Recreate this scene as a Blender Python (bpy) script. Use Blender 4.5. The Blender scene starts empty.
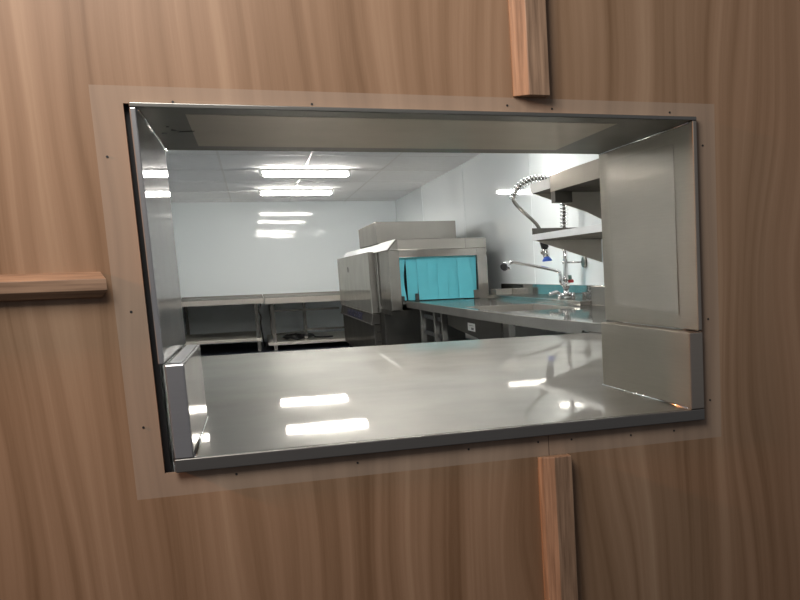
import bpy, bmesh, math, random
from mathutils import Vector, Matrix
random.seed(4)
S = bpy.context.scene
C = S.collection
PI = math.pi
def R(a): return math.radians(a)

# ------------------------------------------------------------------ materials
MATS = {}
def mat(name):
    m = bpy.data.materials.new(name); m.use_nodes = True
    nt = m.node_tree; b = nt.nodes['Principled BSDF']
    MATS[name] = m
    return m, nt, b
def plain(name, col, rough=.5, metal=0., spec=None, coat=0.):
    m, nt, b = mat(name)
    n = nt.nodes.new('ShaderNodeTexNoise'); n.inputs['Scale'].default_value = 9
    tc = nt.nodes.new('ShaderNodeTexCoord'); nt.links.new(tc.outputs['Object'], n.inputs['Vector'])
    mx = nt.nodes.new('ShaderNodeMix'); mx.data_type = 'RGBA'
    mx.inputs['A'].default_value = (*[c*.94 for c in col], 1); mx.inputs['B'].default_value = (*[min(1, c*1.05) for c in col], 1)
    nt.links.new(n.outputs['Fac'], mx.inputs['Factor']); nt.links.new(mx.outputs['Result'], b.inputs['Base Color'])
    b.inputs['Roughness'].default_value = rough; b.inputs['Metallic'].default_value = metal
    if spec is not None: b.inputs['Specular IOR Level'].default_value = spec
    if coat: b.inputs['Coat Weight'].default_value = coat; b.inputs['Coat Roughness'].default_value = .04
    return m
def steel(name, col=(.6, .585, .56), rough=.24, stretch=(2, 2, 60), bump=.02, var=.08, wave=0., coat=0.):
    """brushed stainless steel: fine grain stretched along one axis"""
    m, nt, b = mat(name)
    tc = nt.nodes.new('ShaderNodeTexCoord'); mp = nt.nodes.new('ShaderNodeMapping')
    mp.inputs['Scale'].default_value = stretch
    nt.links.new(tc.outputs['Object'], mp.inputs['Vector'])
    n = nt.nodes.new('ShaderNodeTexNoise'); n.inputs['Scale'].default_value = 6; n.inputs['Detail'].default_value = 4
    nt.links.new(mp.outputs['Vector'], n.inputs['Vector'])
    n2 = nt.nodes.new('ShaderNodeTexNoise'); n2.inputs['Scale'].default_value = 3; n2.inputs['Detail'].default_value = 3
    nt.links.new(tc.outputs['Object'], n2.inputs['Vector'])
    mr = nt.nodes.new('ShaderNodeMapRange'); mr.inputs['To Min'].default_value = rough-var; mr.inputs['To Max'].default_value = rough+var
    nt.links.new(n2.outputs['Fac'], mr.inputs['Value']); nt.links.new(mr.outputs['Result'], b.inputs['Roughness'])
    mx = nt.nodes.new('ShaderNodeMix'); mx.data_type = 'RGBA'
    mx.inputs['A'].default_value = (*[c*.93 for c in col], 1); mx.inputs['B'].default_value = (*[c*1.05 for c in col], 1)
    nt.links.new(n.outputs['Fac'], mx.inputs['Factor']); nt.links.new(mx.outputs['Result'], b.inputs['Base Color'])
    b.inputs['Metallic'].default_value = 1
    bp = nt.nodes.new('ShaderNodeBump'); bp.inputs['Strength'].default_value = bump; bp.inputs['Distance'].default_value = .01
    nt.links.new(n.outputs['Fac'], bp.inputs['Height'])
    if coat:
        b.inputs['Coat Weight'].default_value = coat; b.inputs['Coat Roughness'].default_value = .03
    if wave:
        n3 = nt.nodes.new('ShaderNodeTexNoise'); n3.inputs['Scale'].default_value = 2.2; n3.inputs['Detail'].default_value = 1
        nt.links.new(tc.outputs['Object'], n3.inputs['Vector'])
        b2 = nt.nodes.new('ShaderNodeBump'); b2.inputs['Strength'].default_value = wave; b2.inputs['Distance'].default_value = .02
        nt.links.new(n3.outputs['Fac'], b2.inputs['Height']); nt.links.new(b2.outputs['Normal'], bp.inputs['Normal'])
    nt.links.new(bp.outputs['Normal'], b.inputs['Normal'])
    return m

def sheet(name, col, sharp, broad, share, wave=.0):
    """rolled sheet steel: a clean mirror lobe over a broad brushed one"""
    m, nt, b = mat(name); N = nt.nodes; Lk = nt.links.new
    out = N['Material Output']; N.remove(b)
    tc = N.new('ShaderNodeTexCoord')
    n = N.new('ShaderNodeTexNoise'); n.inputs['Scale'].default_value = 2.6; n.inputs['Detail'].default_value = 3
    Lk(tc.outputs['Object'], n.inputs['Vector'])
    mp = N.new('ShaderNodeMapping'); mp.inputs['Scale'].default_value = (2, 2, 60); Lk(tc.outputs['Object'], mp.inputs['Vector'])
    g = N.new('ShaderNodeTexNoise'); g.inputs['Scale'].default_value = 5; Lk(mp.outputs['Vector'], g.inputs['Vector'])
    mx = N.new('ShaderNodeMix'); mx.data_type = 'RGBA'
    mx.inputs['A'].default_value = (*[c*.94 for c in col], 1); mx.inputs['B'].default_value = (*[c*1.05 for c in col], 1)
    Lk(g.outputs['Fac'], mx.inputs['Factor'])
    a = N.new('ShaderNodeBsdfGlossy'); a.distribution = 'BECKMANN'; a.inputs['Roughness'].default_value = sharp
    c = N.new('ShaderNodeBsdfGlossy'); c.distribution = 'GGX'; c.inputs['Roughness'].default_value = broad
    for q in (a, c): Lk(mx.outputs['Result'], q.inputs['Color'])
    if wave:
        bp = N.new('ShaderNodeBump'); bp.inputs['Strength'].default_value = wave; bp.inputs['Distance'].default_value = .02
        n3 = N.new('ShaderNodeTexNoise'); n3.inputs['Scale'].default_value = 1.6; n3.inputs['Detail'].default_value = 1
        Lk(tc.outputs['Object'], n3.inputs['Vector']); Lk(n3.outputs['Fac'], bp.inputs['Height']); Lk(bp.outputs['Normal'], a.inputs['Normal'])
    mr = N.new('ShaderNodeMapRange'); mr.inputs['To Min'].default_value = share-.08; mr.inputs['To Max'].default_value = share+.08
    Lk(n.outputs['Fac'], mr.inputs['Value'])
    ms = N.new('ShaderNodeMixShader'); Lk(mr.outputs['Result'], ms.inputs[0]); Lk(c.outputs[0], ms.inputs[1]); Lk(a.outputs[0], ms.inputs[2])
    Lk(ms.outputs[0], out.inputs['Surface'])
    return m
STEEL = sheet('brushed_steel', (.37, .355, .33), .10, .5, .72)
SIDE = sheet('side_panel_steel', (.50, .485, .45), .08, .5, .6)
STEEL_H = sheet('brushed_steel_level', (.38, .365, .34), .2, .5, .5)
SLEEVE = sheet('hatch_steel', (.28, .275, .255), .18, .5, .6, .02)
JAMB = sheet('jamb_steel', (.53, .525, .525), .07, .5, .7, .02)
RJAMB = sheet('right_jamb_steel', (.41, .37, .32), .2, .5, .4)
COUNTER = sheet('counter_steel', (.47, .46, .435), .034, .4, .70, .01)
LIP = steel('lip_steel', col=(.30, .29, .27), rough=.35, stretch=(2, 2, 60), var=.05, bump=.004)
MIRROR = sheet('polished_steel', (.58, .57, .55), .05, .4, .8)
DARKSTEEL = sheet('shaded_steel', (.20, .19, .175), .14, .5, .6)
SATIN = plain('satin_steel', (.50, .465, .42), .45, .4)
SHELFM = plain('pale_shelf_steel', (.62, .59, .53), .4, .15)
SINKM = plain('sink_steel', (.40, .385, .36), .35, .6)
CHROME = steel('chrome', col=(.75, .75, .76), rough=.1, stretch=(3, 3, 3), var=.03, bump=0)
FILM = plain('protective_film', (.55, .57, .59), .4, .1)
HOODFILM = plain('hood_film', (.36, .375, .39), .5, .1)
LIPC = sheet('deep_lip_steel', (.235, .215, .19), .2, .5, .4)
GREYFILM = plain('grey_film', (.36, .36, .35), .45, .1)
PFILM = sheet('clear_film', (.45, .405, .355), .14, .45, .5)
CEILM = plain('ceiling_board', (.86, .865, .88), .75, 0, .2)
TEE = plain('ceiling_tee', (.70, .69, .69), .35)
FLOORM = plain('navy_vinyl', (.012, .016, .028), .35)
WHITEP = plain('white_plastic', (.8, .8, .8), .35)
BLACK = plain('black_rubber', (.012, .012, .013), .5)
DARKIN = plain('dark_interior', (.03, .035, .04), .5)
BLUE = plain('blue_rubber', (.02, .09, .5), .4)
RED = plain('red_plastic', (.55, .05, .06), .35)
GREEN = plain('grey_green_plastic', (.15, .25, .22), .35)
INK = plain('logo_ink', (.008, .008, .03), .7, 0, .1)
PAPER = plain('paper_label', (.75, .75, .72), .5)
GREYINK = plain('grey_ink', (.08, .08, .08), .5)
TIMBER = plain('stud_timber', (.35, .2, .11), .6)
CURT = plain('cyan_vinyl', (.069, .375, .455), .38)
CURT.node_tree.nodes['Principled BSDF'].inputs['Transmission Weight'].default_value = 0

def white_panel():
    m, nt, b = mat('white_hygienic_panel')
    b.inputs['Base Color'].default_value = (.77, .82, .845, 1)
    b.inputs['Roughness'].default_value = .04; b.inputs['Specular IOR Level'].default_value = .27
    tc = nt.nodes.new('ShaderNodeTexCoord')
    n = nt.nodes.new('ShaderNodeTexNoise'); n.inputs['Scale'].default_value = .8; n.inputs['Detail'].default_value = 1.5
    nt.links.new(tc.outputs['Object'], n.inputs['Vector'])
    bp = nt.nodes.new('ShaderNodeBump'); bp.inputs['Strength'].default_value = .05; bp.inputs['Distance'].default_value = .05
    nt.links.new(n.outputs['Fac'], bp.inputs['Height']); nt.links.new(bp.outputs['Normal'], b.inputs['Normal'])
    return m
PANEL = white_panel()

def emis(name, col, strength):
    m, nt, b = mat(name)
    b.inputs['Base Color'].default_value = (.9, .9, .9, 1)
    b.inputs['Emission Color'].default_value = (*col, 1); b.inputs['Emission Strength'].default_value = strength
    return m
LAMP = emis('lit_diffuser', (1, .955, .88), 74)
LAMP_FILL = emis('fill_diffuser', (1, .955, .88), 26)  # dimmer glow for the two added fill lights

def plywood():
    m, nt, b = mat('plywood_veneer')
    N = nt.nodes; Lk = nt.links.new
    tc = N.new('ShaderNodeTexCoord')
    def mapped(scale, rot=(0, 0, 0)):
        mp = N.new('ShaderNodeMapping'); mp.inputs['Scale'].default_value = scale; mp.inputs['Rotation'].default_value = rot
        Lk(tc.outputs['Object'], mp.inputs['Vector']); return mp.outputs['Vector']
    def noise(vec, s, d=3, dist=0.):
        n = N.new('ShaderNodeTexNoise'); n.inputs['Scale'].default_value = s; n.inputs['Detail'].default_value = d
        n.inputs['Distortion'].default_value = dist; Lk(vec, n.inputs['Vector']); return n.outputs['Fac']
    def math_(op, a, c):
        k = N.new('ShaderNodeMath'); k.operation = op
        for i, v in enumerate((a, c)):
            if hasattr(v, 'node'): Lk(v, k.inputs[i])
            else: k.inputs[i].default_value = v
        return k.outputs[0]
    def mix(f, a, c, mode='MIX'):
        k = N.new('ShaderNodeMix'); k.data_type = 'RGBA'; k.blend_type = mode
        for key, v in (('Factor', f), ('A', a), ('B', c)):
            if hasattr(v, 'node'): Lk(v, k.inputs[key])
            elif key == 'Factor': k.inputs[key].default_value = v
            else: k.inputs[key].default_value = (*v, 1)
        return k.outputs['Result']
    warp = noise(mapped((2.2, 1, .5)), 1.0, 2)
    cx = N.new('ShaderNodeCombineXYZ'); sx = N.new('ShaderNodeSeparateXYZ'); Lk(tc.outputs['Object'], sx.inputs[0])
    Lk(math_('ADD', sx.outputs['X'], math_('MULTIPLY', math_('SUBTRACT', warp, .5), .30)), cx.inputs[0])
    Lk(sx.outputs['Y'], cx.inputs[1]); Lk(sx.outputs['Z'], cx.inputs[2])
    def wmap(scale):
        mp = N.new('ShaderNodeMapping'); mp.inputs['Scale'].default_value = scale
        Lk(cx.outputs[0], mp.inputs['Vector']); return mp.outputs['Vector']
    streak = noise(wmap((11, 1, .25)), 1.5, 3)                # broad figure
    line = noise(wmap((34, 1, .30)), 1.5, 2)                  # darker growth lines
    fine = noise(mapped((260, 1, 6)), 2.0, 3)                 # pores
    g = math_('ADD', math_('MULTIPLY', streak, .62), math_('MULTIPLY', line, .30))
    g = math_('ADD', g, math_('MULTIPLY', fine, .08))
    cr = N.new('ShaderNodeValToRGB')
    e = cr.color_ramp.elements
    e[0].position = .33; e[0].color = (.165, .092, .048, 1)
    e[1].position = .68; e[1].color = (.37, .243, .155, 1)
    k = e.new(.45); k.color = (.248, .150, .088, 1)
    k = e.new(.56); k.color = (.30, .187, .115, 1)
    Lk(g, cr.inputs['Fac'])
    col = cr.outputs['Color']
    sep = N.new('ShaderNodeSeparateXYZ'); Lk(tc.outputs['Object'], sep.inputs[0])
    x, z = sep.outputs['X'], sep.outputs['Z']
    def inside(v, a, c):
        return math_('MULTIPLY', math_('GREATER_THAN', v, a), math_('LESS_THAN', v, c))
    # strip round the hatch left without varnish
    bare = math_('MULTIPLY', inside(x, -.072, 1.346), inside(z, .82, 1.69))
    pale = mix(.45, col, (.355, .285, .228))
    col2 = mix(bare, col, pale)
    joint = math_('MULTIPLY', inside(x, .8590, .8612), math_('LESS_THAN', z, .9))
    col3 = mix(math_('MULTIPLY', joint, .75), col2, (.05, .03, .02))
    Lk(col3, b.inputs['Base Color'])
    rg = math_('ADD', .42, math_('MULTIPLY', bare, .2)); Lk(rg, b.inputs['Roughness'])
    b.inputs['Specular IOR Level'].default_value = .35
    return m
PLY = plywood()
def batten_wood(name, sc):
    m, nt, b = mat(name)
    N = nt.nodes
    tc = N.new('ShaderNodeTexCoord'); mp = N.new('ShaderNodeMapping'); mp.inputs['Scale'].default_value = sc
    nt.links.new(tc.outputs['Object'], mp.inputs['Vector'])
    n = N.new('ShaderNodeTexNoise'); n.inputs['Scale'].default_value = 2; n.inputs['Detail'].default_value = 5
    nt.links.new(mp.outputs['Vector'], n.inputs['Vector'])
    cr = N.new('ShaderNodeValToRGB'); e = cr.color_ramp.elements
    e[0].position = .3; e[0].color = (.16, .098, .06, 1); e[1].position = .7; e[1].color = (.33, .215, .14, 1)
    nt.links.new(n.outputs['Fac'], cr.inputs['Fac']); nt.links.new(cr.outputs['Color'], b.inputs['Base Color'])
    b.inputs['Roughness'].default_value = .55
    return m
BATTEN = batten_wood('batten_timber', (60, 60, 3)); BATTEN_L = batten_wood('batten_timber_level', (3, 60, 60))

# ------------------------------------------------------------------ mesh helpers
class MB:
    def __init__(s): s.bm = bmesh.new()
    def box(s, x0, x1, y0, y1, z0, z1):
        v = [s.bm.verts.new(q) for q in ((x0,y0,z0),(x1,y0,z0),(x1,y1,z0),(x0,y1,z0),(x0,y0,z1),(x1,y0,z1),(x1,y1,z1),(x0,y1,z1))]
        for f in ((3,2,1,0),(4,5,6,7),(0,1,5,4),(1,2,6,5),(2,3,7,6),(3,0,4,7)): s.bm.faces.new([v[i] for i in f])
        return s
    def prism(s, pts, axis, a, b):
        """polygon (2-D pts) pushed along an axis from a to b"""
        def P(q, t):
            return {'x': (t, q[0], q[1]), 'y': (q[0], t, q[1]), 'z': (q[0], q[1], t)}[axis]
        A = [s.bm.verts.new(P(q, a)) for q in pts]; B = [s.bm.verts.new(P(q, b)) for q in pts]
        n = len(pts)
        s.bm.faces.new(A[::-1]); s.bm.faces.new(B)
        for i in range(n): s.bm.faces.new((A[i], A[(i+1)%n], B[(i+1)%n], B[i]))
        return s
    def tube(s, pts, r, seg=10, cap=True):
        pts = [Vector(q) for q in pts]
        rs = r if isinstance(r, (list, tuple)) else [r]*len(pts)
        t0 = (pts[1]-pts[0]).normalized()
        up = Vector((0,0,1)) if abs(t0.z) < .9 else Vector((1,0,0))
        n = t0.cross(up).normalized(); rings = []
        for i, q in enumerate(pts):
            t = ((pts[min(i+1, len(pts)-1)]-pts[max(i-1, 0)])).normalized()
            n = (n - t*n.dot(t)).normalized(); b = t.cross(n)
            rings.append([s.bm.verts.new(q + (n*math.cos(2*PI*k/seg)+b*math.sin(2*PI*k/seg))*rs[i]) for k in range(seg)])
        for i in range(len(rings)-1):
            for k in range(seg):
                s.bm.faces.new((rings[i][k], rings[i][(k+1)%seg], rings[i+1][(k+1)%seg], rings[i+1][k])).smooth = True
        if cap: s.bm.faces.new(rings[0][::-1]); s.bm.faces.new(rings[-1])
        return s
    def quad(s, pts):
        s.bm.faces.new([s.bm.verts.new(q) for q in pts]); return s
    def build(s, name, m, parent=None, bevel=0., seg=2):
        bmesh.ops.recalc_face_normals(s.bm, faces=s.bm.faces)
        me = bpy.data.meshes.new(name); s.bm.to_mesh(me); s.bm.free()
        o = bpy.data.objects.new(name, me); C.objects.link(o); me.materials.append(m)
        if parent: o.parent = parent
        if parent and parent.type == 'EMPTY':
            o.matrix_parent_inverse = Matrix.Translation(-Vector(parent.location))
        if bevel:
            md = o.modifiers.new('edge', 'BEVEL'); md.width = bevel; md.segments = seg; md.limit_method = 'ANGLE'; md.angle_limit = R(40)
        return o
def Bx(*a): return MB().box(*a)
def smooth(pts, n=8):
    """Catmull-Rom through the points"""
    P = [Vector(q) for q in pts]; out = []
    P = [P[0]*2-P[1]] + P + [P[-1]*2-P[-2]]
    for i in range(1, len(P)-2):
        for k in range(n):
            t = k/n; a, b, c, d = P[i-1], P[i], P[i+1], P[i+2]
            out.append(.5*((2*b)+(-a+c)*t+(2*a-5*b+4*c-d)*t*t+(-a+3*b-3*c+d)*t**3))
    out.append(P[-2]); return out
def thing(name, loc, label, cat, group=None):
    o = bpy.data.objects.new(name, None); C.objects.link(o); o.location = loc; o.empty_display_size = .1
    return tag(o, label, cat, group)
def tag(o, label, cat, group=None):
    o['label'] = label; o['category'] = cat
    if group: o['group'] = group
    return o
def struct(o): o['kind'] = 'structure'; return o
def copy_tree(src, delta):
    c = src.copy(); C.objects.link(c); c.location = Vector(src.location) + Vector(delta)
    for ch in src.children:
        d = ch.copy(); C.objects.link(d); d.parent = c
        for g in ch.children:
            e = g.copy(); C.objects.link(e); e.parent = d
    return c

# ------------------------------------------------------------------ setting
XL, XR, YB, ZC = -1.155, 3.125, 18.70, 2.80
X0, X1, Z0, Z1 = -.013, 1.293, .868, 1.655
def ring(mb, y0, y1, hx0, hx1, hz0, hz1, ax0=-2.6, ax1=4.2, az0=0., az1=2.9):
    mb.box(ax0, hx0, y0, y1, az0, az1); mb.box(hx1, ax1, y0, y1, az0, az1)
    mb.box(hx0, hx1, y0, y1, az0, hz0); mb.box(hx0, hx1, y0, y1, hz1, az1)
m = MB(); ring(m, 0, .012, X0, X1, .872, Z1)
wall = struct(m.build('wall_front', PLY))
m = MB(); ring(m, .012, .09, -.06, 1.34, .84, 1.70)
m.build('stud_frame', TIMBER, wall)
m = MB(); ring(m, .09, .1, -.0015, 1.2885, .872, 1.657)
m.build('kitchen_lining', PANEL, wall)
Bx(-.0595, -.002, .03, .0895, .841, 1.699).build('gap_shade', BLACK, wall)  # black filler added so the open gap reads as deep shade
nails = [(.081,1.66),(-.053,1.547),(.359,1.663),(.8,1.672),(.91,1.667),(1.22,1.666),(-.042,1.227),(-.044,.978),(.131,.855),(.394,.852),(.657,.857),(.833,.857),(.921,.855),(1.083,.85),(1.206,.85),(1.314,1.14),(1.314,.923),(1.31,1.586)]
for x, z in nails:
    MB().tube([(x, .002, z), (x, -.0012, z)], .0026, 8).build('nail_head', BLACK, wall)
wb = struct(Bx(XL-.1, XR+.1, YB, YB+.1, 0, 2.9).build('wall_back', PANEL))
Bx(.994, 1.006, YB-.004, YB+.01, .02, ZC).build('joint_strip', PANEL, wb)
wr = struct(Bx(XR, XR+.1, .1, YB, 0, 2.9).build('wall_right', PANEL))
for y in (15.3, 11.72, 8.14, 4.55): Bx(XR-.004, XR+.01, y-.012, y+.012, .02, ZC).build('joint_strip', PANEL, wr)
wl = struct(Bx(XL-.1, XL, .1, YB, 0, 2.9).build('wall_left', PANEL))
for y in (15.3, 11.72, 8.14, 4.55): Bx(XL-.01, XL+.004, y-.012, y+.012, .02, ZC).build('joint_strip', PANEL, wl)
ce = struct(Bx(XL, XR, .1, YB, ZC, 2.9).build('ceiling', CEILM))
for x in (-.06, 1.02, 2.1): Bx(x-.014, x+.014, .1, YB, ZC-.003, ZC+.01).build('ceiling_tee', TEE, ce)
y = 18.0
while y > .3:
    Bx(XL, XR, y-.016, y+.016, ZC-.002, ZC+.01).build('ceiling_tee', TEE, ce); y -= 1.8
struct(Bx(-2.6, 4.2, -4.5, YB, -.1, 0).build('floor', FLOORM))

# ------------------------------------------------------------------ hatch surround
hs = thing('hatch_surround', (.64, 0, 1.11), 'stainless steel upper surround lining the plywood wall opening above the counter', 'hatch surround')
# each jamb leans a hair, as fitted
mb = MB(); mb.prism([(0, 1.112), (.012, 1.112), (.0115, 1.645), (-.001, 1.645)], 'y', -.018, .70); lj = mb.build('jamb', JAMB, hs, .0025)
lj['label'] = 'left jamb panel mirroring the ceiling lights'
mb = MB(); mb.prism([(1.276, 1.112), (1.288, 1.112), (1.2865, 1.645), (1.2745, 1.645)], 'y', -.018, .70); rj = mb.build('jamb', RJAMB, hs, .0025)
rj['label'] = 'right jamb panel with a film rectangle on it'
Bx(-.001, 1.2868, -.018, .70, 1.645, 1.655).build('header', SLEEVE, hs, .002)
mb = MB(); mb.prism([(.10, 1.15), (.61, 1.165), (.62, 1.612), (.105, 1.604)], 'x', 1.2738, 1.2752)
mb.build('protective_film', PFILM, rj)
Bx(.10, 1.10, .06, .60, 1.6442, 1.6452).build('protective_film', PFILM, hs)
for a, b in (((.030, .36), (.042, .36)), ((.055, .30), (.066, .31)), ((.048, .25), (.054, .25)), ((.07, .33), (.105, .31))):
    MB().tube([(a[0], a[1], 1.6440), (b[0], b[1], 1.6440)], .0014, 6).build('pen_mark', BLACK, hs)
for (a, b) in (((.0135, .0, 1.643), (.0135, .69, 1.643)), ((1.2735, .0, 1.643), (1.2735, .69, 1.643))):
    MB().tube([a, b], .003, 8).build('weld_seam', CHROME, hs)

# ------------------------------------------------------------------ serving counter
sc = thing('serving_counter', (.64, 0, 0), 'long stainless steel counter running through the wall hatch with raised end cheeks', 'counter')
mb = MB()
mb.prism([(.012, -.012), (1.287, -.012), (1.287, .102), (2.25, .102), (2.25, 3.03), (-.55, 3.06), (-.55, .102), (.012, .102)], 'z', .877, .905)
mb.build('countertop', COUNTER, sc, .004, 3)
Bx(.010, 1.289, -.018, -.008, .874, .9035).build('front_lip', LIP, sc, .002)
mb = MB(); mb.box(.011, .050, -.018, .645, .9037, 1.111); lu = mb.build('end_cheek', JAMB, sc, .003)
lu['label'] = 'left end cheek of folded steel'
Bx(.018, .043, .03, .63, 1.1105, 1.1125).build('protective_film', FILM, lu)
mb = MB(); mb.prism([(1.2495, -.018), (1.289, -.018), (1.289, .632), (1.235, .632)], 'z', .9037, 1.108); ru = mb.build('end_cheek', RJAMB, sc, .003)
ru['label'] = 'right end cheek of folded steel'
MB().tube([(.0515, -.004, .9065), (.0515, .64, .9065)], .003, 8).build('weld_seam', CHROME, sc)
MB().tube([(1.2485, -.004, .9065), (1.2335, .63, .9065)], .003, 8).build('weld_seam', CHROME, sc)
for x in (-.45, 2.1):
    for y in (.35, 2.9): Bx(x-.02, x+.02, y-.02, y+.02, 0, .878).build('leg', STEEL, sc)
Bx(-.5, 2.2, .3, 2.95, .20, .225).build('undershelf', STEEL_H, sc)

# ------------------------------------------------------------------ battens
def batten(label, prof, axis, a, b):
    o = MB().prism(prof, axis, a, b).build('timber_batten', BATTEN, None, .0015)
    return tag(o, label, 'batten', 'chamfered timber battens on the plywood wall')
batten('upright timber batten above the hatch, its orange-lit chamfer on the left',
       [(.815, -.0005), (.897, -.0005), (.897, -.034), (.847, -.034), (.815, -.006)], 'z', 1.692, 2.6)
batten('upright timber batten under the hatch front lip, covering the sheet joint',
       [(.828, -.0005), (.909, -.0005), (.909, -.034), (.864, -.034), (.836, -.020), (.828, -.012)], 'z', .02, .82)
mb = MB()
prof = [(-.0005, 1.258), (-.020, 1.262), (-.034, 1.275), (-.034, 1.298), (-.010, 1.313), (-.0005, 1.313)]
for s_ in (0,):
    A = [(-.077 - (.012 if i in (1, 4) else 0.) - (.0 if i not in (0, 5) else .016), q[0], q[1]) for i, q in enumerate(prof)]
    va = [mb.bm.verts.new(q) for q in A]; vb = [mb.bm.verts.new((-1.6, q[0], q[1])) for q in prof]
    mb.bm.faces.new(va); mb.bm.faces.new(vb[::-1])
    for i in range(6): mb.bm.faces.new((va[i], vb[i], vb[(i+1)%6], va[(i+1)%6]))
o = mb.build('timber_batten', BATTEN_L, None, .001)
tag(o, 'level timber batten with a cut end, left of the hatch', 'batten', 'chamfered timber battens on the plywood wall')

# ------------------------------------------------------------------ ceiling lights
def light(y, label, x0=.42, x1=1.65, lamp=None):
    t = thing('ceiling_light', ((x0+x1)/2, y, ZC), label, 'ceiling light', 'batten lights in a row down the kitchen ceiling')
    mb = MB(); mb.prism([(y-.075, ZC-.0035), (y+.075, ZC-.0035), (y+.085, ZC-.04), (y-.085, ZC-.04)], 'x', x0+.02, x1-.02)
    mb.build('body', WHITEP, t, .003)
    mb = MB(); mb.prism([(y-.083, ZC-.04), (y+.083, ZC-.04), (y+.066, ZC-.10), (y-.066, ZC-.10)], 'x', x0+.05, x1-.055)
    mb.build('diffuser', lamp or LAMP, t, .004)
    for xa in (x0, x1-.035): Bx(xa, xa+.035, y-.086, y+.086, ZC-.095, ZC-.003).build('end_cap', WHITEP, t, .006)
    for xa in (x0+.32, x1-.32): Bx(xa-.012, xa+.012, y-.09, y+.09, ZC-.046, ZC-.034).build('clip', STEEL, t)
    return t
light(15.78, 'lower of the two lit white batten lights on the ceiling, farthest from the hatch')
light(12.45, 'upper and larger of the two lit white batten lights seen on the ceiling')
light(6.75, 'batten light seen only as the third streak mirrored in the back wall')
light(3.62, 'batten light seen only as the lowest streak mirrored in the back wall')

light(7.1, 'added fill light lengthwise over the sink and tap, unseen above the hatch header', 1.75, 2.98, LAMP_FILL).rotation_euler.z = PI/2  # out of view, added to brighten the tap and right wall
light(4.1, 'added fill light over the near end of the dish table, unseen behind the right jamb', 1.75, 2.98, LAMP_FILL).rotation_euler.z = PI/2  # second added fill, unseen, lifts the right wall and shelves

# ------------------------------------------------------------------ dishwasher
dw = thing('dishwasher', (2.25, 12, 0), 'large stainless conveyor dishwasher with a cyan strip curtain over its mouth', 'dishwasher')
yf = 9.35
Bx(1.70, 1.822, yf, 10.3, .85, 1.555).build('hood_post', STEEL, dw, .004)
Bx(2.748, 2.872, yf, 10.3, .85, 1.555).build('hood_post', STEEL, dw, .004)
Bx(1.822, 2.748, yf, yf+.03, 1.472, 1.555).build('mouth_header', STEEL, dw, .002)
mb = MB(); mb.prism([(1.70, 1.557), (1.808, 1.684), (2.872, 1.684), (2.872, 1.557)], 'y', yf, 15.85)
hood = mb.build('hood', STEEL, dw, .004)
mb = MB(); mb.quad([(1.700, 9.40, 1.562), (1.700, 15.8, 1.562), (1.803, 15.8, 1.683), (1.803, 9.40, 1.683)])
for v in mb.bm.verts: v.co.x -= .004; v.co.z += .003
ex = bmesh.ops.extrude_face_region(mb.bm, geom=list(mb.bm.faces))
for v in [g for g in ex['geom'] if isinstance(g, bmesh.types.BMVert)]: v.co.x += .003; v.co.z -= .002
mb.build('protective_film', HOODFILM, hood)
Bx(1.815, 2.612, yf-.006, yf+.01, 1.562, 1.680).build('fascia_panel', STEEL_H, hood, .002)
Bx(2.620, 2.870, yf-.006, yf+.01, 1.562, 1.680).build('fascia_panel', STEEL_H, hood, .002)
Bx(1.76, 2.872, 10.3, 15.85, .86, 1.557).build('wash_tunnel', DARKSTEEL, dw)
Bx(1.824, 2.746, 9.347, 10.26, .92, .955).build('conveyor_track', MIRROR, dw)
Bx(1.822, 2.748, 10.27, 10.3, .9, 1.5).build('dark_mouth', DARKIN, dw)
Bx(1.63, 1.755, 10.85, 15.8, .775, 1.578).build('side_cabinet', SIDE, dw, .005)
MB().tube([(1.6285, 13.8, 1.37), (1.620, 13.8, 1.37)], .04, 12).build('lock', DARKSTEEL, dw)
Bx(1.69, 1.73, 10.45, 10.62, .80, 1.556).build('door_handle', STEEL, dw, .008)
Bx(1.735, 1.757, 10.32, 10.45, .80, 1.556).build('gasket', BLACK, dw)
# lower machine
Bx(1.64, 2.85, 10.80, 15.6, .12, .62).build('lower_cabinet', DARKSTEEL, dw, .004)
for z in (.20, .33, .40, .53): Bx(1.66, 2.84, 10.785, 10.80, z-.008, z+.008).build('rib', BLACK, dw)
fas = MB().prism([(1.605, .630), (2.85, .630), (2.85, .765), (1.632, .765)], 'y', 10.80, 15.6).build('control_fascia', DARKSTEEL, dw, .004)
Bx(1.598, 1.64, 10.80, 15.6, .622, .634).build('trim_rail', STEEL, fas)
Bx(1.620, 1.64, 10.80, 15.6, .764, .774).build('trim_rail', STEEL, fas)
MB().tube([(1.786, 10.801, .715), (1.786, 10.775, .715)], .022, 12).build('knob', BLACK, fas)
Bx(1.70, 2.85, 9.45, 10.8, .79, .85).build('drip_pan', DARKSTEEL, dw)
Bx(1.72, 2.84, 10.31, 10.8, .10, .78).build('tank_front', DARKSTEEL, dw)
for x in (1.72, 2.78):
    for y in (10.9, 15.4): MB().tube([(x, y, 0), (x, y, .13)], .035, 10).build('foot', BLACK, dw)
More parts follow.
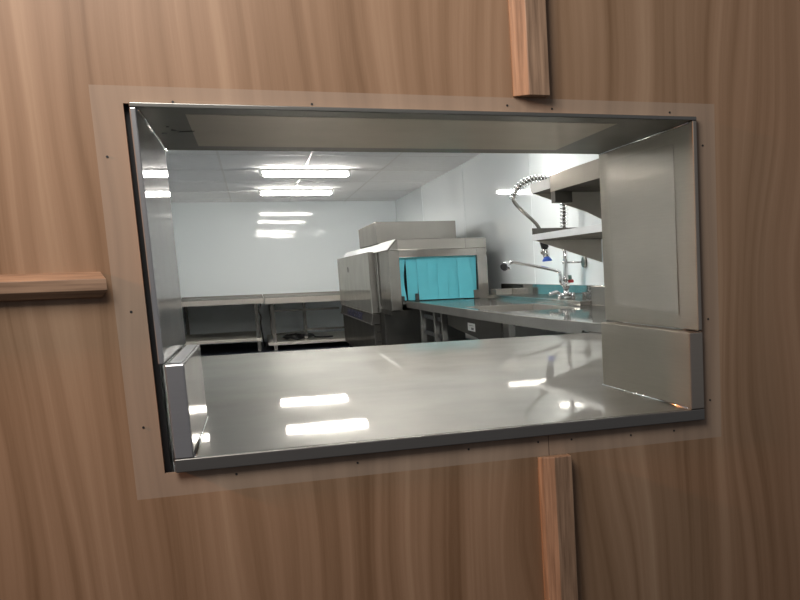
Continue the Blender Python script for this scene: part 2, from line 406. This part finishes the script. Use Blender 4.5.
# logo lettering along the fascia, read from the left side
cu = bpy.data.curves.new('logo', 'FONT'); cu.body = 'WEXIODISK'; cu.size = .13; cu.extrude = .0015; cu.offset = .007
to = bpy.data.objects.new('tmp_text', cu); C.objects.link(to)
bpy.context.view_layer.update()
me = bpy.data.meshes.new_from_object(to.evaluated_get(bpy.context.evaluated_depsgraph_get()))
bpy.data.objects.remove(to)
w = max(v.co.x for v in me.vertices)
me.materials.clear(); me.materials.append(INK)
for v in me.vertices:   # text x runs along -y (left to right as seen), text y up
    a, h, d = v.co.x, v.co.y, v.co.z
    z_ = .652 + h*.95
    v.co = Vector((1.605 + (.027*(z_-.63)/.135) - .003 - d, 14.35 - a*(2.42/w), z_))
lg = bpy.data.objects.new('logo', me); C.objects.link(lg); lg.parent = fas
# curtain of hanging strips
edges = [1.826, 1.905, 2.035, 2.155, 2.275, 2.395, 2.515, 2.655, 2.745]
for i in range(8):
    a, b = edges[i], edges[i+1]
    mb = MB(); n = 12; V = []
    for k in range(n+1):
        t = k/n; z = 1.478 - t*(.514)
        da = db = 0.; dy = .004*math.sin(t*2.6+i*1.7) + .008*t*math.sin(i*2.3)
        if i == 0: db = -.028*math.sin(t*PI)**1.0 - .018*t; dy -= .02*t
        if i == 1: da = .004; db = -.020*t**3
        if i == 6: db = .055*t; dy -= .05*t
        if i == 7: da = .085*t*.7; db = -.012*t
        yy = yf+.055+dy+.007*(i % 2)
        V.append([mb.bm.verts.new((a+da-.006, yy, z)), mb.bm.verts.new((.5*(a+da+b+db), yy, z)), mb.bm.verts.new((b+db-.001, yy, z))])
    for k in range(n):
        for j in range(2): mb.bm.faces.new((V[k][j], V[k][j+1], V[k+1][j+1], V[k+1][j]))
    o = mb.build('curtain_strip', CURT, dw); sd = o.modifiers.new('thick', 'SOLIDIFY'); sd.thickness = .004
for x, w_, h in ((1.838, .03, .06), (2.005, .038, .085), (2.715, .06, .10)):
    Bx(x-w_/2, x+w_/2, yf-.02, yf+.05, .957, .957+h).build('track_end', BLACK if x < 2.5 else DARKSTEEL, dw, .006)
# ventilation box on the hood
vb = Bx(1.775, 2.84, 11.0, 13.2, 1.685, 1.972).build('vent_box', STEEL_H, dw, .006)

# ------------------------------------------------------------------ dish table with sink
dt = thing('dish_table', (2.5, 6, 0), 'stainless inlet table with sunk sink running along the right wall to the dishwasher', 'dish table')
zt, zu = .955, .920
edge = [(2.062, 2.7), (2.025, 3.21), (1.985, 3.6), (1.930, 4.89), (1.906, 5.9), (1.892, 6.72), (1.880, 8.2), (1.873, 9.345)]
SX0, SX1, SY0, SY1 = 2.02, 2.70, 5.25, 6.72
mb = MB()
mb.prism([(1.9215, SY0)] + edge[4:] + [(SX0, 9.345), (SX0, SY0)], 'z', zu, zt)
mb.prism(edge[:4] + [(1.9215, SY0), (SX1, SY0), (SX1, 2.7)], 'z', zu, zt)
mb.box(SX0, SX1, SY1, 9.345, zu, zt); mb.box(SX1, 3.10, 2.7, 9.345, zu, zt)
bmesh.ops.remove_doubles(mb.bm, verts=mb.bm.verts, dist=.0001)
mb.build('tabletop', MIRROR, dt)
mb = MB()
for i in range(len(edge)-1):
    (xa, ya), (xb, yb) = edge[i], edge[i+1]
    mb.prism([(xa-.004, ya), (xb-.004, yb), (xb+.012, yb), (xa+.012, ya)], 'z', .885 if min(ya, yb) > 3.2 else .9075, zt+.004)
mb.build('rolled_edge', STEEL_H, dt)
mb = MB(); t_ = .012
zb_ = zt-.0015
mb.box(SX0, SX0+t_, SY0, SY1, .66, zb_); mb.box(SX1-t_, SX1, SY0, SY1, .66, zb_)
mb.box(SX0, SX1, SY0, SY0+t_, .66, zb_); mb.box(SX0, SX1, SY1-t_, SY1, .66, zb_); mb.box(SX0, SX1, SY0, SY1, .66, .672)
bowl = mb.build('sink_bowl', SINKM, dt)
MB().tube([(2.43, 6.0, .6725), (2.43, 6.0, .678)], .045, 14).build('drain', BLACK, bowl)
Bx(2.85, 3.096, 5.75, 9.345, zt, .992).build('tap_ledge', MIRROR, dt, .004)
Bx(3.088, 3.122, 5.75, 9.60, .90, 1.117).build('splashback', MIRROR, dt, .002)
Bx(2.95, 3.10, 5.35, 5.72, zt, 1.118).build('end_upstand', STEEL_H, dt, .003)
Bx(2.89, 3.085, 9.05, 9.34, .992, 1.06).build('corner_block', STEEL_H, dt, .003)
ap = MB().prism([(5.08, .905), (7.32, .905), (7.32, .76), (6.80, .735), (5.97, .705), (5.5, .60), (5.08, .58)], 'x', 1.975, 1.99).build('apron', DARKSTEEL, dt)
st = Bx(1.9715, 1.9745, 6.05, 6.35, .757, .826).build('label_sticker', PAPER, ap)
Bx(1.9700, 1.9714, 6.10, 6.20, .768, .788).build('printed_mark', GREYINK, st)
Bx(1.9700, 1.9714, 6.10, 6.30, .803, .807).build('printed_mark', GREYINK, st)
for x, y, w_ in ((1.955, 8.75, .05), (1.955, 7.88, .035), (1.955, 7.45, .035), (1.985, 4.87, .10), (2.12, 3.35, .05), (2.95, 3.35, .05), (2.95, 8.9, .05)):
    Bx(x-.025, x+.025, y-w_, y+w_, 0, .886).build('leg', STEEL, dt, .003)
for z in (.80, .62): Bx(1.962, 1.985, 7.45, 8.75, z-.02, z+.02).build('rack_rail', BLACK, dt)
for y in (7.25, 7.05): Bx(2.0, 2.06, y-.05, y+.05, .76, .80).build('hook', BLACK, dt)
Bx(2.0, 2.9, 7.3, 9.1, .18, .20).build('undershelf', DARKSTEEL, dt)
for y in (3.4, 8.85): Bx(2.05, 2.95, y-.02, y+.02, .16, .20).build('cross_bar', STEEL, dt)

# ------------------------------------------------------------------ pre-rinse tap
tp = thing('pre_rinse_tap', (2.97, 6.5, .992), 'chrome pre-rinse tap with spring hose and blue spray head over the sink', 'tap')
def y65(pts, y=6.5): return [(q[0], y, q[1]) for q in pts]
MB().tube(y65([(2.965, .992), (2.965, 1.01)]), .04, 14).build('base', CHROME, tp, .003)
mb = MB(); mb.tube([(2.89, 6.5, 1.032), (3.04, 6.5, 1.032)], .017, 12); mb.tube(y65([(2.965, 1.0), (2.966, 1.075)]), .026, 12)
mb.tube([(2.90, 6.5, .992), (2.90, 6.5, 1.05)], .022, 10); mb.tube([(3.03, 6.5, .992), (3.03, 6.5, 1.05)], .022, 10)
mb.build('mixer_body', CHROME, tp)
MB().tube(smooth([(2.90, 6.5, 1.04), (2.87, 6.48, 1.058), (2.83, 6.46, 1.055), (2.78, 6.44, 1.04)], 5), .016, 8).build('lever', CHROME, tp)
MB().tube(y65([(2.966, 1.07), (2.968, 1.17), (2.972, 1.34), (2.976, 1.63)]), .024, 12).build('column', CHROME, tp)
mb = MB(); mb.tube(y65([(2.967, 1.09), (2.967, 1.145)]), .034, 12); mb.tube(y65([(2.967, 1.16), (2.967, 1.20)]), .03, 12); mb.build('swivel_joint', CHROME, tp)
MB().tube(smooth(y65([(2.965, 1.115), (2.93, 1.13), (2.915, 1.165), (2.913, 1.22), (2.885, 1.257), (2.72, 1.299), (2.575, 1.332), (2.475, 1.352), (2.43, 1.347), (2.40, 1.333)]), 6), .016, 10).build('spout', CHROME, tp)
mb = MB(); mb.tube([(2.42, 6.49, 1.34), (2.385, 6.48, 1.322), (2.362, 6.455, 1.313)], [.03, .04, .04], 12); mb.tube([(2.41, 6.49, 1.335), (2.415, 6.49, 1.285)], .018, 8)
noz = mb.build('spout_nozzle', CHROME, tp)
MB().tube([(2.362, 6.456, 1.313), (2.356, 6.448, 1.311)], .029, 12).build('aerator', BLACK, noz)
kn = MB().tube(y65([(2.967, 1.158), (3.04, 1.158)]), .016, 8).build('valve', RED, tp)
MB().tube(y65([(3.005, 1.17), (3.008, 1.215)]), [.022, .018], 8).build('valve_knob', GREEN, kn)
# spring over the riser, then the arc
core = smooth(y65([(2.975, 1.60), (2.977, 1.72), (2.982, 1.86), (2.969, 1.988), (2.914, 2.068), (2.819, 2.108), (2.713, 2.108), (2.626, 2.081), (2.557, 2.036), (2.510, 1.968), (2.494, 1.925)]), 14)
MB().tube(core, .014, 8).build('riser_hose', DARKSTEEL, tp)
L_ = [0.]
for i in range(1, len(core)): L_.append(L_[-1]+(core[i]-core[i-1]).length)
hel = []; turns = 30; nn = turns*9
for k in range(nn+1):
    s_ = L_[-1]*k/nn; i = max(j for j in range(len(L_)) if L_[j] <= s_+1e-9); i = min(i, len(core)-2)
    f = (s_-L_[i])/(L_[i+1]-L_[i]); q = core[i].lerp(core[i+1], f); t = (core[i+1]-core[i]).normalized()
    n = Vector((0, 1, 0)); b = t.cross(n); a = 2*PI*turns*k/nn
    hel.append(q + (n*math.cos(a)+b*math.sin(a))*.034)
MB().tube(hel, .0072, 6).build('spring', CHROME, tp)
MB().tube(smooth(y65([(2.494, 1.93), (2.502, 1.905), (2.529, 1.868), (2.592, 1.805), (2.665, 1.738), (2.715, 1.683), (2.742, 1.62), (2.756, 1.57)]), 6), .017, 10).build('hose', STEEL, tp)
sp = MB().tube(y65([(2.753, 1.59), (2.765, 1.53), (2.777, 1.475)]), [.034, .038, .036], 12).build('spray_grip', BLACK, tp)
sh = MB().tube(y65([(2.777, 1.478), (2.786, 1.43), (2.789, 1.385)]), [.026, .036, .03], 12).build('spray_head', CHROME, tp)
MB().tube([(2.75, 6.47, 1.44), (2.735, 6.45, 1.43)], .02, 8).build('trigger', CHROME, sh)
MB().tube(y65([(2.790, 1.39), (2.792, 1.365), (2.793, 1.352)]), [.028, .045, .047], 16).build('spray_rose', BLUE, sh)
mb = MB(); mb.tube([(2.972, 6.5, 1.335), (3.10, 6.38, 1.333)], .009, 8); mb.tube([(2.935, 6.5, 1.335), (2.985, 6.49, 1.335)], .012, 8); mb.build('wall_bracket', CHROME, tp)
fl = MB().tube([(3.122, 6.36, 1.332), (3.098, 6.36, 1.332)], [.055, .05], 16).build('bracket_flange', STEEL, tp)
# ------------------------------------------------------------------ wall shelves
def shelf(x, ya, yb, z0, z1, label, gus, steelm, lipm, back=.05):
    t = thing('wall_shelf', (XR, (ya+yb)/2, z0), label, 'wall shelf', 'steel shelves bracketed to the right wall')
    Bx(x+.003, XR-.002, ya, yb, z0, z0+.02).build('shelf_board', steelm, t)
    Bx(x-.003, x+.003, ya, yb, z0, z1).build('front_lip', lipm, t, .001)
    Bx(x, XR-.002, yb-.006, yb, z0, z1+back).build('end_lip', steelm, t)
    for y_, poly in gus:
        MB().prism(poly, 'y', y_-.006, y_).build('bracket', SATIN, t, .001)
    return t
shelf(2.50, 3.3, 5.93, 1.527, 1.580, 'lower steel wall shelf with a bright front lip above the tap', 
      [(5.90, [(2.515, 1.527), (3.123, 1.527), (3.123, 1.322)]), (3.6, [(2.515, 1.527), (3.123, 1.527), (3.123, 1.335)])], STEEL, FILM, .055)
shelf(2.50, 5.325, 5.90, 1.925, 2.006, 'short upper steel shelf end, its pale lip poking out behind the deep shelf', 
      [(5.88, [(2.515, 1.925), (3.123, 1.925), (3.123, 1.72)])], STEEL, GREYFILM, .0)
sh3 = shelf(2.50, 3.3, 5.31, 1.893, 2.025, 'upper wall shelf with a deep brushed steel lip, nearest the hatch jamb',
      [(5.30, [(2.61, 1.893), (3.123, 1.893), (3.123, 1.578), (2.64, 1.802), (2.61, 1.802)]), (3.6, [(2.61, 1.893), (3.123, 1.893), (3.123, 1.615)])], STEEL, LIPC, .0)
Bx(2.500, 2.645, 5.20, 5.305, 1.804, 1.892).build('end_channel', DARKSTEEL, sh3, .002)

# ------------------------------------------------------------------ work benches on the back wall
def bench(x0, x1, y0, ztop, za, legs, shelf_z, label, name='work_bench'):
    t = thing(name, ((x0+x1)/2, y0, 0), label, 'work bench', 'stainless benches along the back wall')
    Bx(x0, x1, y0, YB-.03, ztop-.012, ztop).build('bench_top', STEEL_H, t, .002)
    Bx(x0, x1, YB-.05, YB-.005, ztop-.012, ztop+.02).build('rear_upstand', STEEL_H, t, .002)
    Bx(x0, x1, y0-.005, y0+.02, za, ztop-.013).build('apron', SATIN, t, .002)
    for x in legs:
        for y in (y0+.06, YB-.12):
            MB().box(x-.03, x+.03, y-.03, y+.03, 0, za+.04).build('leg', DARKSTEEL, t, .004)
    s = Bx(x0, min(x1, legs[1]+.05), y0+.02, YB-.06, shelf_z-.05, shelf_z).build('lower_shelf', SHELFM, t, .002)
    return t
bl = bench(XL+.02, .348, 16.0, .945, .845, (-1.08, .205), .235, 'left stainless bench against the back wall with a bright lower shelf')
br = bench(.36, 2.3, 16.0, .945, .83, (.475, 2.2), .14, 'right stainless bench against the back wall beside the dishwasher, open frame with rails')
Bx(1.005, 1.06, 16.55, 16.61, .14, .86).build('leg', DARKSTEEL, br)
Bx(.475, 1.62, 16.05, 16.08, .685, .715).build('rail', DARKSTEEL, br)
Bx(1.03, 2.2, 16.55, 16.58, .30, .335).build('rail', DARKSTEEL, br)
MB().prism([(.49, 16.06), (.515, 16.04), (1.06, 16.55), (1.035, 16.57)], 'z', .27, .30).build('rail', DARKSTEEL, br)
# cables
pts = []
for k in range(60):
    a = k*.42; rr = .20+.05*math.sin(k*1.3)
    pts.append((.88+rr*1.15*math.cos(a), 16.75+rr*1.6*math.sin(a), .165+.05*(k/60)+.012*math.sin(k*2.1)))
pts += [(1.2, 16.6, .17), (1.36, 16.5, .165), (1.5, 16.6, .16)]
o = MB().tube(smooth(pts, 4), .016, 6).build('power_cable', BLACK)
tag(o, 'loose coil of black cable lying on the lower shelf of the right bench', 'cable')
o = MB().tube(smooth([(.30, 16.4, .93), (.285, 16.3, .80), (.25, 16.2, .72), (.275, 16.2, .60), (.262, 16.25, .46), (.28, 16.4, .2), (.30, 16.9, .02)], 6), .013, 6).build('power_cable', BLACK)
tag(o, 'black cable dropping to the floor between the two back benches', 'cable')

# ------------------------------------------------------------------ lights on the dining side
def area(name, loc, target, size, power, col, size_y=None):
    d = bpy.data.lights.new(name, 'AREA'); d.energy = power; d.color = col; d.size = size
    if size_y: d.shape = 'RECTANGLE'; d.size_y = size_y
    o = bpy.data.objects.new(name, d); C.objects.link(o); o.location = loc
    o.rotation_euler = (Vector(target)-Vector(loc)).to_track_quat('-Z', 'Y').to_euler(); o.visible_camera = True
    return o
area('warm_wall_lamp', (-3.0, -.30, 2.5), (.5, 0, 1.3), .2, 115, (1, .40, .13))
area('dining_ceiling_light', (-.3, -1.35, 2.75), (.3, 0, 1.4), 1.1, 44, (1, .95, .89))
W = bpy.data.worlds.new('dining_ambience'); S.world = W; W.use_nodes = True
W.node_tree.nodes['Background'].inputs['Color'].default_value = (.95, .95, 1, 1)
W.node_tree.nodes['Background'].inputs['Strength'].default_value = .17

# ------------------------------------------------------------------ camera
cam = bpy.data.cameras.new('camera'); co = bpy.data.objects.new('camera', cam); C.objects.link(co)
r = Vector((.92815485, -.37056863, -.03474853)); u = Vector((.08863436, .12939009, .98762450)); F = Vector((.36148654, .91974839, -.15293915))
co.matrix_world = Matrix(((r.x, u.x, -F.x, .204494), (r.y, u.y, -F.y, -2.295530), (r.z, u.z, -F.z, 1.288), (0, 0, 0, 1)))
cam.sensor_fit = 'HORIZONTAL'; cam.sensor_width = 36; cam.lens = 36*956.7095/800
cam.shift_x = -.298096; cam.shift_y = .141257; cam.clip_start = .05
S.camera = co
S.view_settings.view_transform = 'Standard'; S.view_settings.look = 'None'; S.view_settings.gamma = 1; S.view_settings.use_curve_mapping = False
S.view_settings.exposure = 0
